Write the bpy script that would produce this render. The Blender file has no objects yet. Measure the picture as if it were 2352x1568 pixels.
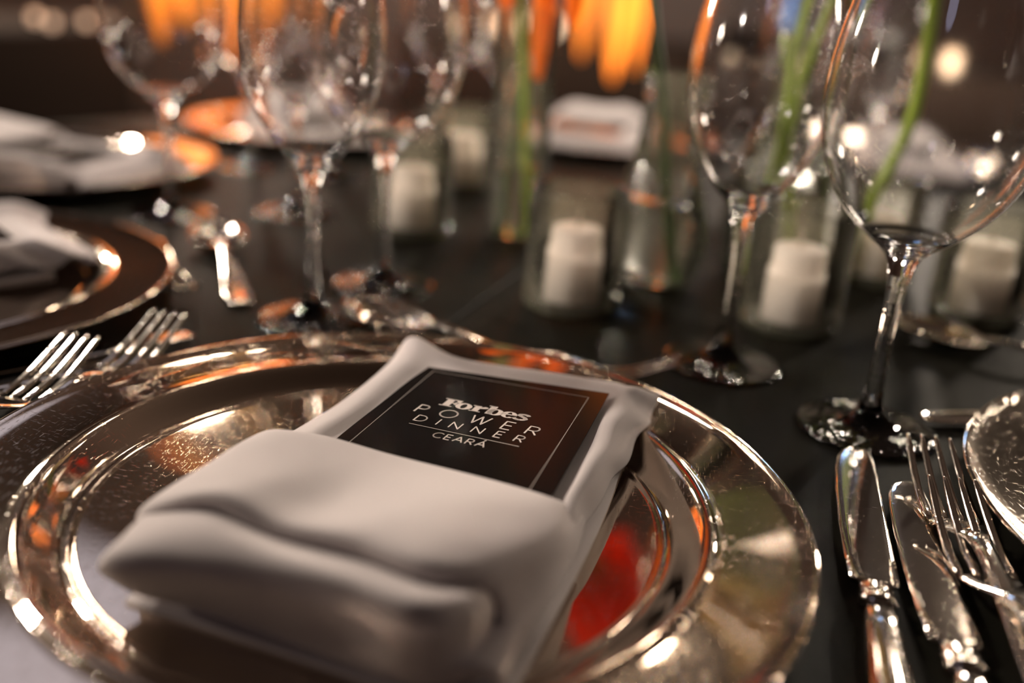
import bpy, math, random
from mathutils import Vector, Matrix
random.seed(7)
R = math.radians
scene = bpy.context.scene
C = scene.collection
TZ = 0.75                                   # height of the table top above the floor

# ------------------------------------------------------------------ camera
FPX = 2200.0
PITCH, ROLL, CH = R(20.5), R(4.2), 0.20     # camera 0.20 m above the cloth
FW = Vector((0, math.cos(PITCH), -math.sin(PITCH)))
X0 = Vector((1, 0, 0)); U0 = Vector((0, math.sin(PITCH), math.cos(PITCH)))
CR = math.cos(ROLL) * X0 + math.sin(ROLL) * U0
CU = -math.sin(ROLL) * X0 + math.cos(ROLL) * U0
cam_d = bpy.data.cameras.new('camera'); cam = bpy.data.objects.new('camera', cam_d); C.objects.link(cam)
m = Matrix((CR, CU, -FW)).transposed().to_4x4(); m.translation = Vector((0, 0, TZ + CH))
cam.matrix_world = m
cam_d.sensor_width = 36.0; cam_d.lens = 36.0 * FPX / 2352.0
cam_d.clip_start = 0.02; cam_d.clip_end = 60
cam_d.dof.use_dof = True; cam_d.dof.focus_distance = 0.397; cam_d.dof.aperture_fstop = 2.5
scene.camera = cam

def at(px, py, z=0.0):
    """point of the table space (z above the cloth) measured on the photograph"""
    d = FW + CR * ((px - 1176) / FPX) - CU * ((py - 784) / FPX)
    return d * ((z - CH) / d.z) + Vector((0, 0, CH))

# ------------------------------------------------------------------ world, lamps, exposure
scene.view_settings.view_transform = 'Standard'; scene.view_settings.look = 'None'
scene.view_settings.exposure = -0.07; scene.view_settings.gamma = 1.0
scene.view_settings.use_curve_mapping = False
w = bpy.data.worlds.new('world'); scene.world = w; w.use_nodes = True
w.node_tree.nodes['Background'].inputs[0].default_value = (0.05, 0.032, 0.022, 1)
w.node_tree.nodes['Background'].inputs[1].default_value = 0.25
cy = scene.cycles
cy.use_denoising = True; cy.max_bounces = 20; cy.transmission_bounces = 20; cy.transparent_max_bounces = 24
cy.glossy_bounces = 8; cy.diffuse_bounces = 4; cy.sample_clamp_indirect = 60; cy.blur_glossy = 0.2

def lamp(name, kind, loc, energy, col, radius, target=None, **kw):
    d = bpy.data.lights.new(name, kind); d.energy = energy; d.color = col
    if kind != 'AREA': d.shadow_soft_size = radius
    for k, v in kw.items(): setattr(d, k, v)
    o = bpy.data.objects.new(name, d); C.objects.link(o); o.location = loc
    if target is not None:
        o.rotation_euler = (Vector(target) - Vector(loc)).to_track_quat('-Z', 'Y').to_euler()
    return o
KEY = Vector((-2.05, 1.94, TZ + 1.95))
lamp('stage_spot', 'SPOT', KEY, 310, (1.0, 0.86, 0.74), 0.11, (-0.05, 0.5, TZ), spot_size=R(50), spot_blend=0.6)
# warm pendant lamps of the room, beyond the table and overhead
for x, y, z, e in [(-0.95, 3.0, 2.35, 16), (0.30, 3.3, 2.75, 16), (0.62, 2.35, 2.55, 16), (-0.15, 2.6, 2.95, 16), (1.55, 2.4, 2.3, 16),
                   (-2.3, 0.9, 2.3, 20), (1.9, -0.2, 2.6, 4)]:
    lamp('pendant_lamp', 'POINT', (x, y, z), e, (1.0, 0.82, 0.64), 0.045)
for x, y, z, e in [(-2.9, 0.80, 1.40, 80), (-2.3, 3.0, 1.55, 150), (-1.15, 3.4, 1.50, 150), (1.05, 3.0, 1.45, 150), (2.0, 2.6, 1.60, 140), (2.7, 1.0, 1.50, 30)]:
    lamp('glint_lamp', 'POINT', (x, y, z), e, (1.0, 0.84, 0.68), 0.09)  # added lamps just above the view, for glints in the glassware
lamp('lavender_fill', 'POINT', (-1.2, -2.2, 2.3), 4.6, (0.72, 0.70, 1.0), 0.25)  # added cool fill from behind the camera for the shaded napkin front
lamp('rim_haze_lamp', 'POINT', (-1.5, 3.0, 2.95), 3.4, (0.78, 0.80, 1.0), 0.32)  # added lamp that gives the near charger's left rim its pale reflection
lamp('candle_fill_spot', 'SPOT', (-2.4, -0.8, 1.75), 190, (1.0, 0.86, 0.76), 0.05, (0.15, 0.77, TZ + .03), spot_size=R(9.6), spot_blend=0.3)  # added narrow spot that brightens the candles and vases
lamp('cool_stage_lamp', 'POINT', (1.5, 4.2, 2.3), 7, (0.25, 0.5, 1.0), 0.1)

# ------------------------------------------------------------------ materials
def new_mat(name):
    m = bpy.data.materials.new(name); m.use_nodes = True
    nt = m.node_tree; return m, nt, nt.nodes['Principled BSDF']
def pm(name, col, rough=0.5, metal=0.0, **kw):
    m, nt, b = new_mat(name)
    b.inputs['Base Color'].default_value = (*col, 1); b.inputs['Roughness'].default_value = rough
    b.inputs['Metallic'].default_value = metal
    for k, v in kw.items(): b.inputs[k.replace('_', ' ')].default_value = v
    return m
def node(nt, t, **kw):
    n = nt.nodes.new(t)
    for k, v in kw.items():
        if k in n.inputs.keys(): n.inputs[k].default_value = v
        else: setattr(n, k, v)
    return n
def tex(nt, scale=(1, 1, 1), rot=(0, 0, 0)):
    tc = node(nt, 'ShaderNodeTexCoord'); mp = node(nt, 'ShaderNodeMapping')
    mp.inputs['Scale'].default_value = scale; mp.inputs['Rotation'].default_value = rot
    nt.links.new(tc.outputs['Object'], mp.inputs['Vector']); return mp.outputs['Vector']
def bump(nt, b, height, strength, dist, prev=None):
    n = node(nt, 'ShaderNodeBump'); n.inputs['Strength'].default_value = strength; n.inputs['Distance'].default_value = dist
    nt.links.new(height, n.inputs['Height'])
    if prev: nt.links.new(prev, n.inputs['Normal'])
    nt.links.new(n.outputs['Normal'], b.inputs['Normal']); return n.outputs['Normal']
def woven(name, col, pitch, sheen=0.3, strength=0.4, wrinkle=0.0, rough=0.9, twill=True, spec=0.25):
    m, nt, b = new_mat(name); L = nt.links
    b.inputs['Base Color'].default_value = (*col, 1); b.inputs['Roughness'].default_value = rough
    b.inputs['Sheen Weight'].default_value = sheen; b.inputs['Sheen Roughness'].default_value = 0.5
    b.inputs['Specular IOR Level'].default_value = spec
    k = 2 * math.pi / pitch / 20 * 1.0
    wa = node(nt, 'ShaderNodeTexWave', wave_type='BANDS', bands_direction='DIAGONAL' if twill else 'X')
    wa.inputs['Scale'].default_value = k; wa.inputs['Distortion'].default_value = 0.6
    L.new(tex(nt), wa.inputs['Vector'])
    n1 = bump(nt, b, wa.outputs['Fac'], strength, pitch * 0.4)
    if wrinkle:
        no = node(nt, 'ShaderNodeTexNoise'); no.inputs['Scale'].default_value = 28; no.inputs['Detail'].default_value = 3
        L.new(tex(nt), no.inputs['Vector']); bump(nt, b, no.outputs['Fac'], wrinkle, 0.004, n1)
    no2 = node(nt, 'ShaderNodeTexNoise'); no2.inputs['Scale'].default_value = 9
    L.new(tex(nt), no2.inputs['Vector'])
    mx = node(nt, 'ShaderNodeMix', data_type='RGBA')
    mx.inputs[6].default_value = (*[c * 0.86 for c in col], 1); mx.inputs[7].default_value = (*[min(1, c * 1.1) for c in col], 1)
    L.new(no2.outputs['Fac'], mx.inputs[0]); L.new(mx.outputs[2], b.inputs['Base Color'])
    return m
def scratched(name, col, r0, r1, scr=0.25, haze=0.02):
    m, nt, b = new_mat(name); L = nt.links
    b.inputs['Metallic'].default_value = 1; b.inputs['Base Color'].default_value = (*col, 1)
    acc = None
    for i, (sx, sy, rz) in enumerate([(2600, 160, 0.3), (180, 2800, 0.9), (2200, 150, 2.1)]):
        no = node(nt, 'ShaderNodeTexNoise'); no.inputs['Scale'].default_value = 1.0; no.inputs['Detail'].default_value = 1
        L.new(tex(nt, (sx, sy, 200), (0, 0, rz)), no.inputs['Vector'])
        rp = node(nt, 'ShaderNodeMapRange'); rp.inputs[1].default_value = 0.70; rp.inputs[2].default_value = 0.82
        L.new(no.outputs['Fac'], rp.inputs[0])
        if acc is None: acc = rp.outputs[0]
        else:
            a = node(nt, 'ShaderNodeMath', operation='MAXIMUM'); L.new(acc, a.inputs[0]); L.new(rp.outputs[0], a.inputs[1]); acc = a.outputs[0]
    no = node(nt, 'ShaderNodeTexNoise'); no.inputs['Scale'].default_value = 14; no.inputs['Detail'].default_value = 4
    L.new(tex(nt), no.inputs['Vector'])
    rp = node(nt, 'ShaderNodeMapRange'); rp.inputs[1].default_value = 0.4; rp.inputs[2].default_value = 0.75
    rp.inputs[3].default_value = r0; rp.inputs[4].default_value = r1
    L.new(no.outputs['Fac'], rp.inputs[0])
    ad = node(nt, 'ShaderNodeMath', operation='MULTIPLY_ADD'); ad.inputs[1].default_value = 0.15
    L.new(acc, ad.inputs[0]); L.new(rp.outputs[0], ad.inputs[2]); L.new(ad.outputs[0], b.inputs['Roughness'])
    nb = bump(nt, b, acc, scr, 0.0003)
    hz = node(nt, 'ShaderNodeBsdfPrincipled'); hz.inputs['Metallic'].default_value = 1; hz.inputs['Base Color'].default_value = (*col, 1); hz.inputs['Roughness'].default_value = 0.24
    L.new(nb, hz.inputs['Normal'])
    hf = node(nt, 'ShaderNodeMath', operation='MULTIPLY_ADD'); hf.inputs[1].default_value = 0.4; hf.inputs[2].default_value = haze; L.new(acc, hf.inputs[0])
    mx = node(nt, 'ShaderNodeMixShader'); L.new(hf.outputs[0], mx.inputs[0]); L.new(b.outputs[0], mx.inputs[1]); L.new(hz.outputs[0], mx.inputs[2])
    L.new(mx.outputs[0], nt.nodes['Material Output'].inputs[0])
    return m
def thin_glass(name, tint, rough=0.05, cloud=0.0, ccol=(0.7, 0.68, 0.48)):
    """thin blown glass: clear, Fresnel-weighted reflection, a diffuse share for dust, cloudiness and piped light"""
    m, nt, b = new_mat(name); nt.nodes.remove(b); K = nt.links
    tr = node(nt, 'ShaderNodeBsdfTransparent'); tr.inputs[0].default_value = (*tint, 1)
    gl = node(nt, 'ShaderNodeBsdfGlossy'); gl.inputs['Color'].default_value = (1, 1, 1, 1); gl.inputs['Roughness'].default_value = rough
    lw = node(nt, 'ShaderNodeFresnel'); lw.inputs['IOR'].default_value = 1.5
    base = tr.outputs[0]
    if cloud:
        df = node(nt, 'ShaderNodeBsdfDiffuse'); df.inputs[0].default_value = (*ccol, 1)
        tl = node(nt, 'ShaderNodeBsdfTranslucent'); tl.inputs[0].default_value = (*ccol, 1)
        ad = node(nt, 'ShaderNodeMixShader'); ad.inputs[0].default_value = 0.5; K.new(df.outputs[0], ad.inputs[1]); K.new(tl.outputs[0], ad.inputs[2])
        m2 = node(nt, 'ShaderNodeMixShader'); m2.inputs[0].default_value = cloud
        K.new(base, m2.inputs[1]); K.new(ad.outputs[0], m2.inputs[2]); base = m2.outputs[0]
    no = node(nt, 'ShaderNodeTexNoise'); no.inputs['Scale'].default_value = 90; no.inputs['Detail'].default_value = 1
    K.new(tex(nt), no.inputs['Vector'])
    bp = node(nt, 'ShaderNodeBump'); bp.inputs['Strength'].default_value = 0.5; bp.inputs['Distance'].default_value = 0.0008
    K.new(no.outputs['Fac'], bp.inputs['Height']); K.new(bp.outputs['Normal'], gl.inputs['Normal'])
    mx = node(nt, 'ShaderNodeMixShader'); K.new(lw.outputs[0], mx.inputs[0]); K.new(base, mx.inputs[1]); K.new(gl.outputs[0], mx.inputs[2])
    K.new(mx.outputs[0], nt.nodes['Material Output'].inputs[0]); return m
def emit(name, c1, c2, s, scale=3):
    m, nt, b = new_mat(name); L = nt.links
    no = node(nt, 'ShaderNodeTexNoise'); no.inputs['Scale'].default_value = scale; L.new(tex(nt), no.inputs['Vector'])
    mx = node(nt, 'ShaderNodeMix', data_type='RGBA'); mx.inputs[6].default_value = (*c1, 1); mx.inputs[7].default_value = (*c2, 1)
    rp = node(nt, 'ShaderNodeMapRange'); rp.inputs[1].default_value = 0.35; rp.inputs[2].default_value = 0.65
    L.new(no.outputs['Fac'], rp.inputs[0]); L.new(rp.outputs[0], mx.inputs[0])
    b.inputs['Base Color'].default_value = (*c1, 1); L.new(mx.outputs[2], b.inputs['Emission Color']); b.inputs['Emission Strength'].default_value = s
    return m
def wood(name, c1, c2, rough=0.4):
    m, nt, b = new_mat(name); L = nt.links
    no = node(nt, 'ShaderNodeTexNoise'); no.inputs['Scale'].default_value = 4; no.inputs['Detail'].default_value = 5
    L.new(tex(nt, (6, 6, 0.7)), no.inputs['Vector'])
    mx = node(nt, 'ShaderNodeMix', data_type='RGBA'); mx.inputs[6].default_value = (*c1, 1); mx.inputs[7].default_value = (*c2, 1)
    L.new(no.outputs['Fac'], mx.inputs[0]); L.new(mx.outputs[2], b.inputs['Base Color']); b.inputs['Roughness'].default_value = rough
    return m
M_CLOTH = woven('black_table_linen', (0.0100, 0.0096, 0.0070), 0.0005, 0.0, 0.35, 0.05, 0.45, spec=0.022)
M_NAP = woven('cream_napkin_linen', (0.56, 0.510, 0.505), 0.0003, 0.2, 0.25, 0.12)
M_SILVER = scratched('scratched_silver', (0.60, 0.50, 0.41), 0.02, 0.06, 0.10, 0.025)
M_STEEL = scratched('polished_steel', (0.66, 0.60, 0.54), 0.05, 0.09, 0.05, 0.06)
M_CARD = pm('black_gloss_card', (0.010, 0.0085, 0.008), 0.15, 0, Specular_IOR_Level=0.06)
M_PRINT = pm('pale_print', (0.74, 0.66, 0.61), 0.5)
M_LINE = pm('thin_pale_print', (0.38, 0.34, 0.31), 0.5)
M_GLASS = pm('clear_glass', (1, 1, 1), 0.05, 0, Transmission_Weight=1.0, IOR=1.5)
M_GREENISH = thin_glass('greenish_thin_glass', (0.988, 0.988, 0.97), 0.05, 0.07, (0.72, 0.70, 0.52))
M_VASE = thin_glass('milky_vase_glass', (0.97, 0.975, 0.94), 0.05, 0.09, (0.70, 0.69, 0.52))
M_PIPED = thin_glass('piped_light_glass_bottom', (0.92, 0.93, 0.80), 0.05, 0.16)  # diffuse tint stands in for light piped through the thick bottom
_nt = M_GLASS.node_tree; _no = node(_nt, 'ShaderNodeTexNoise'); _no.inputs['Scale'].default_value = 190; _no.inputs['Detail'].default_value = 1
_nt.links.new(tex(_nt), _no.inputs['Vector']); bump(_nt, _nt.nodes['Principled BSDF'], _no.outputs['Fac'], 1.0, 0.0007)
M_BOWL = pm('clear_blown_glass', (1, 1, 1), 0.05, 0, Transmission_Weight=1.0, IOR=1.5)
M_WATER = pm('water', (1, 1, 1), 0.0, 0, Transmission_Weight=1.0, IOR=1.33)
M_WAX = pm('white_wax', (0.93, 0.85, 0.80), 0.5, 0, Subsurface_Weight=0.9, Subsurface_Scale=0.022)
M_WAX.node_tree.nodes['Principled BSDF'].subsurface_method = 'BURLEY'
M_WAX.node_tree.nodes['Principled BSDF'].inputs['Subsurface Radius'].default_value = (1.0, 0.9, 0.85)
M_WICK = pm('waxed_wick', (0.62, 0.55, 0.47), 0.8)
M_STEM = pm('green_stem', (0.30, 0.43, 0.035), 0.45)
M_STEMD = pm('dark_green_stem', (0.05, 0.10, 0.025), 0.45)
def petal_mat(name, col):
    m, nt, b = new_mat(name); nt.nodes.remove(b)
    d = node(nt, 'ShaderNodeBsdfDiffuse'); d.inputs[0].default_value = (*col, 1); t = node(nt, 'ShaderNodeBsdfTranslucent'); t.inputs[0].default_value = (*col, 1)
    mx = node(nt, 'ShaderNodeMixShader'); mx.inputs[0].default_value = 0.55; nt.links.new(d.outputs[0], mx.inputs[1]); nt.links.new(t.outputs[0], mx.inputs[2])
    nt.links.new(mx.outputs[0], nt.nodes['Material Output'].inputs[0]); return m
M_PETAL = petal_mat('pale_yellow_petal', (0.85, 0.72, 0.34)); M_REDPET = petal_mat('red_orange_petal', (1.0, 0.12, 0.018)); M_ORPET = petal_mat('orange_petal', (1.0, 0.40, 0.07))
M_HEART = pm('flower_heart', (0.30, 0.20, 0.03), 0.8)
M_LANT = emit('glowing_orange_fabric', (1.0, 0.20, 0.015), (1.0, 0.42, 0.04), 1.15, 4)
M_BOKEH = emit('glowing_frosted_glass', (1.0, 0.66, 0.40), (1.0, 0.80, 0.58), 3.0, 8)
M_BOKEHDIM = emit('dim_frosted_glass', (1.0, 0.66, 0.45), (1.0, 0.80, 0.62), 0.5, 8)
M_BLUE = emit('blue_led', (0.20, 0.45, 1.0), (0.30, 0.55, 1.0), 3.0)
M_WOOD = wood('dark_wood', (0.02, 0.010, 0.006), (0.06, 0.028, 0.013))
M_WALL = wood('brown_wall_wood', (0.020, 0.008, 0.0042), (0.042, 0.017, 0.0085), 0.55)
M_FARCLOTH = pm('dark_brown_cloth', (0.010, 0.0055, 0.0035), 0.9, 0, Specular_IOR_Level=0.1)
M_CEIL = pm('brown_ceiling', (0.014, 0.0055, 0.0028), 0.8)
M_FLOOR = wood('dark_floor', (0.006, 0.0045, 0.004), (0.012, 0.008, 0.006), 0.6)
M_BRASS = pm('dark_brass', (0.30, 0.18, 0.07), 0.35, 1.0)

# ------------------------------------------------------------------ mesh building
class MB:
    def __init__(s): s.v = []; s.f = []
    def add(s, vs, fs):
        o = len(s.v); s.v += [tuple(v) for v in vs]; s.f += [tuple(i + o for i in f) for f in fs]; return s
    def box(s, c, d, rz=0.0):
        x, y, z = d[0] / 2, d[1] / 2, d[2] / 2; cr, sr = math.cos(rz), math.sin(rz)
        vs = [(c[0] + a * cr - b * sr, c[1] + a * sr + b * cr, c[2] + e) for e in (-z, z) for a, b in ((-x, -y), (x, -y), (x, y), (-x, y))]
        return s.add(vs, [(3, 2, 1, 0), (4, 5, 6, 7), (0, 1, 5, 4), (1, 2, 6, 5), (2, 3, 7, 6), (3, 0, 4, 7)])
    def lathe(s, prof, n=64, c=(0, 0, 0)):
        """profile of (r, z), turned round z; a profile walked upwards on the outside faces outwards"""
        vs, fs, rings = [], [], []
        for r, z in prof:
            if r < 1e-6: rings.append([len(vs)]); vs.append((c[0], c[1], c[2] + z))
            else:
                rings.append(list(range(len(vs), len(vs) + n)))
                vs += [(c[0] + r * math.cos(2 * math.pi * k / n), c[1] + r * math.sin(2 * math.pi * k / n), c[2] + z) for k in range(n)]
        for a, b in zip(rings, rings[1:]):
            if len(a) == 1 and len(b) == 1: continue
            for k in range(n):
                k2 = (k + 1) % n
                if len(a) == 1: fs.append((a[0], b[k2], b[k]))
                elif len(b) == 1: fs.append((a[k], a[k2], b[0]))
                else: fs.append((a[k], a[k2], b[k2], b[k]))
        return s.add(vs, fs)
    def sweep(s, st, n=12, sq=1.0):
        """stations (x, y, z, half width, half thickness) along y with a rounded cross section"""
        vs, fs = [], []
        for x, y, z, hw, ht in st:
            for k in range(n):
                a = 2 * math.pi * k / n; ca, sa = math.cos(a), math.sin(a)
                vs.append((x + hw * math.copysign(abs(ca) ** sq, ca), y, z + ht * math.copysign(abs(sa) ** sq, sa)))
        for i in range(len(st) - 1):
            for k in range(n):
                k2 = (k + 1) % n; fs.append((i * n + k, (i + 1) * n + k, (i + 1) * n + k2, i * n + k2))
        fs.append(tuple(range(n))); fs.append(tuple((len(st) - 1) * n + k for k in reversed(range(n))))
        return s.add(vs, fs)
    def tube(s, pts, rad, n=10):
        pts = [Vector(p) for p in pts]; vs, fs = [], []; up = Vector((0.3, 1, 0.1))
        for i, p in enumerate(pts):
            t = (pts[min(i + 1, len(pts) - 1)] - pts[max(i - 1, 0)]).normalized()
            a = t.cross(up); a = a.normalized() if a.length > 1e-4 else Vector((1, 0, 0)); b = t.cross(a)
            r = rad[i] if isinstance(rad, (list, tuple)) else rad
            vs += [p + r * (math.cos(2 * math.pi * k / n) * a + math.sin(2 * math.pi * k / n) * b) for k in range(n)]
        for i in range(len(pts) - 1):
            for k in range(n):
                k2 = (k + 1) % n; fs.append((i * n + k, i * n + k2, (i + 1) * n + k2, (i + 1) * n + k))
        fs.append(tuple(reversed(range(n)))); fs.append(tuple((len(pts) - 1) * n + k for k in range(n)))
        return s.add(vs, fs)
    def patch(s, rows, sub=8, fn=None):
        """smooth surface through a net of control points"""
        def cat(p, t):
            i = min(int(t), len(p) - 2); u = t - i
            p0, p1, p2, p3 = p[max(i - 1, 0)], p[i], p[i + 1], p[min(i + 2, len(p) - 1)]
            return 0.5 * (2 * p1 + (p2 - p0) * u + (2 * p0 - 5 * p1 + 4 * p2 - p3) * u * u + (3 * p1 - p0 - 3 * p2 + p3) * u ** 3)
        rows = [[Vector(p) for p in r] for r in rows]
        nu, nv = (len(rows[0]) - 1) * sub, (len(rows) - 1) * sub
        fine = [[cat(r, i / sub) for i in range(nu + 1)] for r in rows]
        cols = [[fine[j][i] for j in range(len(rows))] for i in range(nu + 1)]
        vs = []
        for i in range(nu + 1):
            for j in range(nv + 1):
                p = cat(cols[i], j / sub)
                if fn: p = fn(p, i / nu, j / nv)
                vs.append(p)
        w_ = nv + 1
        return s.add(vs, [(i * w_ + j, (i + 1) * w_ + j, (i + 1) * w_ + j + 1, i * w_ + j + 1) for i in range(nu) for j in range(nv)])
    def build(s, name, mat, parent=None, smooth=True, loc=(0, 0, 0), solid=0.0, off=-1, bev=0.0, subd=0):
        me = bpy.data.meshes.new(name); me.from_pydata(s.v, [], s.f); me.update()
        if smooth:
            for p in me.polygons: p.use_smooth = True
        me.materials.append(mat)
        o = bpy.data.objects.new(name, me); C.objects.link(o); o.location = loc
        if parent: o.parent = parent
        if solid:
            md = o.modifiers.new('solid', 'SOLIDIFY'); md.thickness = solid; md.offset = off
        if bev:
            md = o.modifiers.new('bevel', 'BEVEL'); md.width = bev; md.segments = 2; md.limit_method = 'ANGLE'
        if subd:
            md = o.modifiers.new('sub', 'SUBSURF'); md.levels = subd; md.render_levels = subd
        return o
def tag(o, label, cat, group=None):
    o['label'] = label; o['category'] = cat
    if group: o['group'] = group
    return o
def thing(name, label, cat, group=None):
    o = bpy.data.objects.new(name, None); C.objects.link(o); o.empty_display_size = 0.02
    return tag(o, label, cat, group)
def struct(o): o['kind'] = 'structure'; return o
def copy_tree(o, parent=None):
    c = o.copy(); C.objects.link(c); c.parent = parent
    for ch in list(o.children): copy_tree(ch, c)
    return c

# ------------------------------------------------------------------ seats round the table
TC = Vector((0.0316, 0.832))
def arc_seat(deg):
    a = R(deg); o = TC + 0.505 * Vector((math.cos(a), math.sin(a))); return (o.x, o.y, a + math.pi / 2)
SEAT = {'near': arc_seat(-98.9), 'left': arc_seat(-143.9), 'far': arc_seat(-188.9), 'far2': arc_seat(-233.9),
        'right': (0.3615, 0.336, R(-2)), 'opp': (0.11, 1.335, math.pi), 'opp2': (0.53, 1.335, math.pi)}
def place(o, seat, x, y, rz=0.0, z=0.0):
    ox, oy, a = SEAT[seat]; ca, sa = math.cos(a), math.sin(a)
    o.location = (ox + x * ca - y * sa, oy + x * sa + y * ca, TZ + z); o.rotation_euler = (0, 0, a + rz); return o
def local(p, seat='near'):
    ox, oy, a = SEAT[seat]; dx, dy = p[0] - ox, p[1] - oy; ca, sa = math.cos(a), math.sin(a)
    return Vector((dx * ca + dy * sa, -dx * sa + dy * ca, p[2]))
def L(px, py, z): return local(at(px, py, z))

# ------------------------------------------------------------------ room
def plane_box(name, c, d, mat): return struct(MB().box(c, d).build(name, mat, smooth=False))
plane_box('floor', (0.5, 1.5, -0.05), (11, 11, 0.1), M_FLOOR)
plane_box('ceiling', (0.5, 1.5, 3.35), (11, 11, 0.1), M_CEIL)
plane_box('wall_back', (0.5, 6.55, 1.65), (11, 0.1, 3.3), M_WALL)
plane_box('wall_left', (-4.95, 1.5, 1.65), (0.1, 10, 3.3), M_WALL)
plane_box('wall_right', (5.95, 1.5, 1.65), (0.1, 10, 3.3), M_WALL)
plane_box('wall_front', (0.5, -3.55, 1.65), (11, 0.1, 3.3), M_WALL)
plane_box('baseboard_back', (0.5, 6.48, 0.07), (10.8, 0.03, 0.14), M_WOOD)

# ------------------------------------------------------------------ table and cloth (rounded left end, long to the right)
def racetrack(r, n=48, xe=1.75):
    pts = [(xe, TC.y - r)]
    for k in range(n + 1):
        a = -math.pi / 2 - math.pi * k / n; pts.append((TC.x + r * math.cos(a), TC.y + r * math.sin(a)))
    pts.append((xe, TC.y + r)); return pts[::-1]
def slab(mb, pts, z0, z1):
    n = len(pts)
    mb.add([(x, y, z0) for x, y in pts] + [(x, y, z1) for x, y in pts],
           [tuple(reversed(range(n))), tuple(range(n, 2 * n))] + [(k, (k + 1) % n, n + (k + 1) % n, n + k) for k in range(n)])
    return mb
tb = thing('dining_table', 'long dining table with a rounded end, hidden under a black cloth', 'table'); tb.location = (0, 0, 0)
slab(MB(), racetrack(0.69), TZ - 0.03, TZ - 0.002).build('table_top', M_WOOD, tb, False)
for x in (0.05, 1.2): MB().lathe([(0.25, 0), (0.25, 0.03), (0.05, 0.06), (0.05, TZ - 0.03)], 32, (x, TC.y, 0)).build('pedestal', M_WOOD, tb)
mb = MB(); top = racetrack(0.695, 96); n = len(top); vs = [(x, y, TZ) for x, y in top]; rings = [vs]
for k, (dr, z) in enumerate([(0.006, TZ - 0.006), (0.010, TZ - 0.03), (0.02, TZ - 0.25), (0.035, 0.02)]):
    rings.append([(x + (x - (TC.x if x < TC.x else x)) / 0.695 * (dr + (0.012 * math.sin(i * 1.9) if k > 1 else 0)),
                   y + (y - TC.y) / 0.695 * (dr + (0.012 * math.sin(i * 1.9) if k > 1 else 0)), z) for i, (x, y, _) in enumerate(vs)])
fl = [p for r in rings for p in r]
mb.add(fl, [tuple(range(n))] + [(k * n + i, (k + 1) * n + i, (k + 1) * n + (i + 1) % n, k * n + (i + 1) % n) for k in range(4) for i in range(n)])
cl = mb.build('tablecloth', M_CLOTH, smooth=False); tag(cl, 'black woven tablecloth covering the whole table', 'tablecloth')
a, b = at(1005, 760), at(1200, 620)
ts = [a.lerp(b, t / 10) for t in range(11)]
seam = MB().tube([(p.x, p.y, TZ + 0.0002) for p in ts], [0.0006] + [0.0016] * 9 + [0.0006], 8).build('seam', M_CLOTH, cl)

# ------------------------------------------------------------------ charger plates
def charger(label):
    t = thing('charger_plate', label, 'plate', 'silver charger plates')
    MB().lathe([(0, .0056), (.04, .0056), (.08, .0056), (.1080, .0056), (.1092, .0057), (.1102, .0062), (.1110, .0064), (.1118, .0062), (.1126, .0060)], 128).build('well', M_SILVER, t)
    MB().lathe([(.1126, .0060), (.1140, .0064), (.1165, .0080), (.1200, .0107), (.1235, .0134), (.1252, .0145), (.1265, .0150), (.1276, .0152), (.1286, .0149)], 128).build('step_ring', M_SILVER, t)
    MB().lathe([(.1286, .0149), (.1294, .0145), (.1306, .0143), (.133, .0142), (.145, .0144), (.155, .0151), (.1612, .0158), (.1630, .0163), (.1644, .0164),
                (.1651, .0160), (.1644, .0152), (.158, .0140), (.145, .0126), (.131, .0124), (.124, .0110), (.115, .0045), (.1125, .0006), (.110, .0006),
                (.107, .0035), (0, .0035)], 128).build('rim', M_SILVER, t)
    return t
ch_lab = {'near': 'scratched silver charger plate under the white lettered menu card and open napkin',
          'left': 'silver charger plate cut by the left picture edge, below the forks of white tines',
          'right': 'silver charger plate cut by the right picture edge beside the two forks',
          'far': 'out of focus silver charger plate at the far left end of the table',
          'far2': 'blurred silver charger plate behind the two left wine glasses',
          'opp': 'blurred silver charger plate across the table behind the glass carafe',
          'opp2': 'blurred silver charger plate across the table behind the rightmost wine glass'}
ch_lab['left'] = 'silver charger plate cut by the left picture edge, behind the pair of near forks'
ch0 = charger(ch_lab['near']); place(ch0, 'near', 0, -.006)
CHARGERS = {'near': ch0}
for s in ('left', 'right', 'far', 'far2', 'opp', 'opp2'):
    c = copy_tree(ch0); c['label'] = ch_lab[s]; place(c, s, 0, 0, random.random()); CHARGERS[s] = c

# ------------------------------------------------------------------ napkin folded to a pocket
def net(rows): return [[L(*p) for p in r] for r in rows]
def ripple(amp, f):
    def fn(p, u, v): return p + Vector((0, 0, amp * (math.sin(f * u * 6.3 + 3 * v) * 0.6 + math.sin(f * 0.6 * u * 6.3 - 5 * v + 1) * 0.4)))
    return fn
NAP_LAB = 'white napkins on the charger plates'
nap = thing('napkin', 'cream linen napkin folded into a pocket holding the lettered menu card', 'napkin', NAP_LAB)
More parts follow.
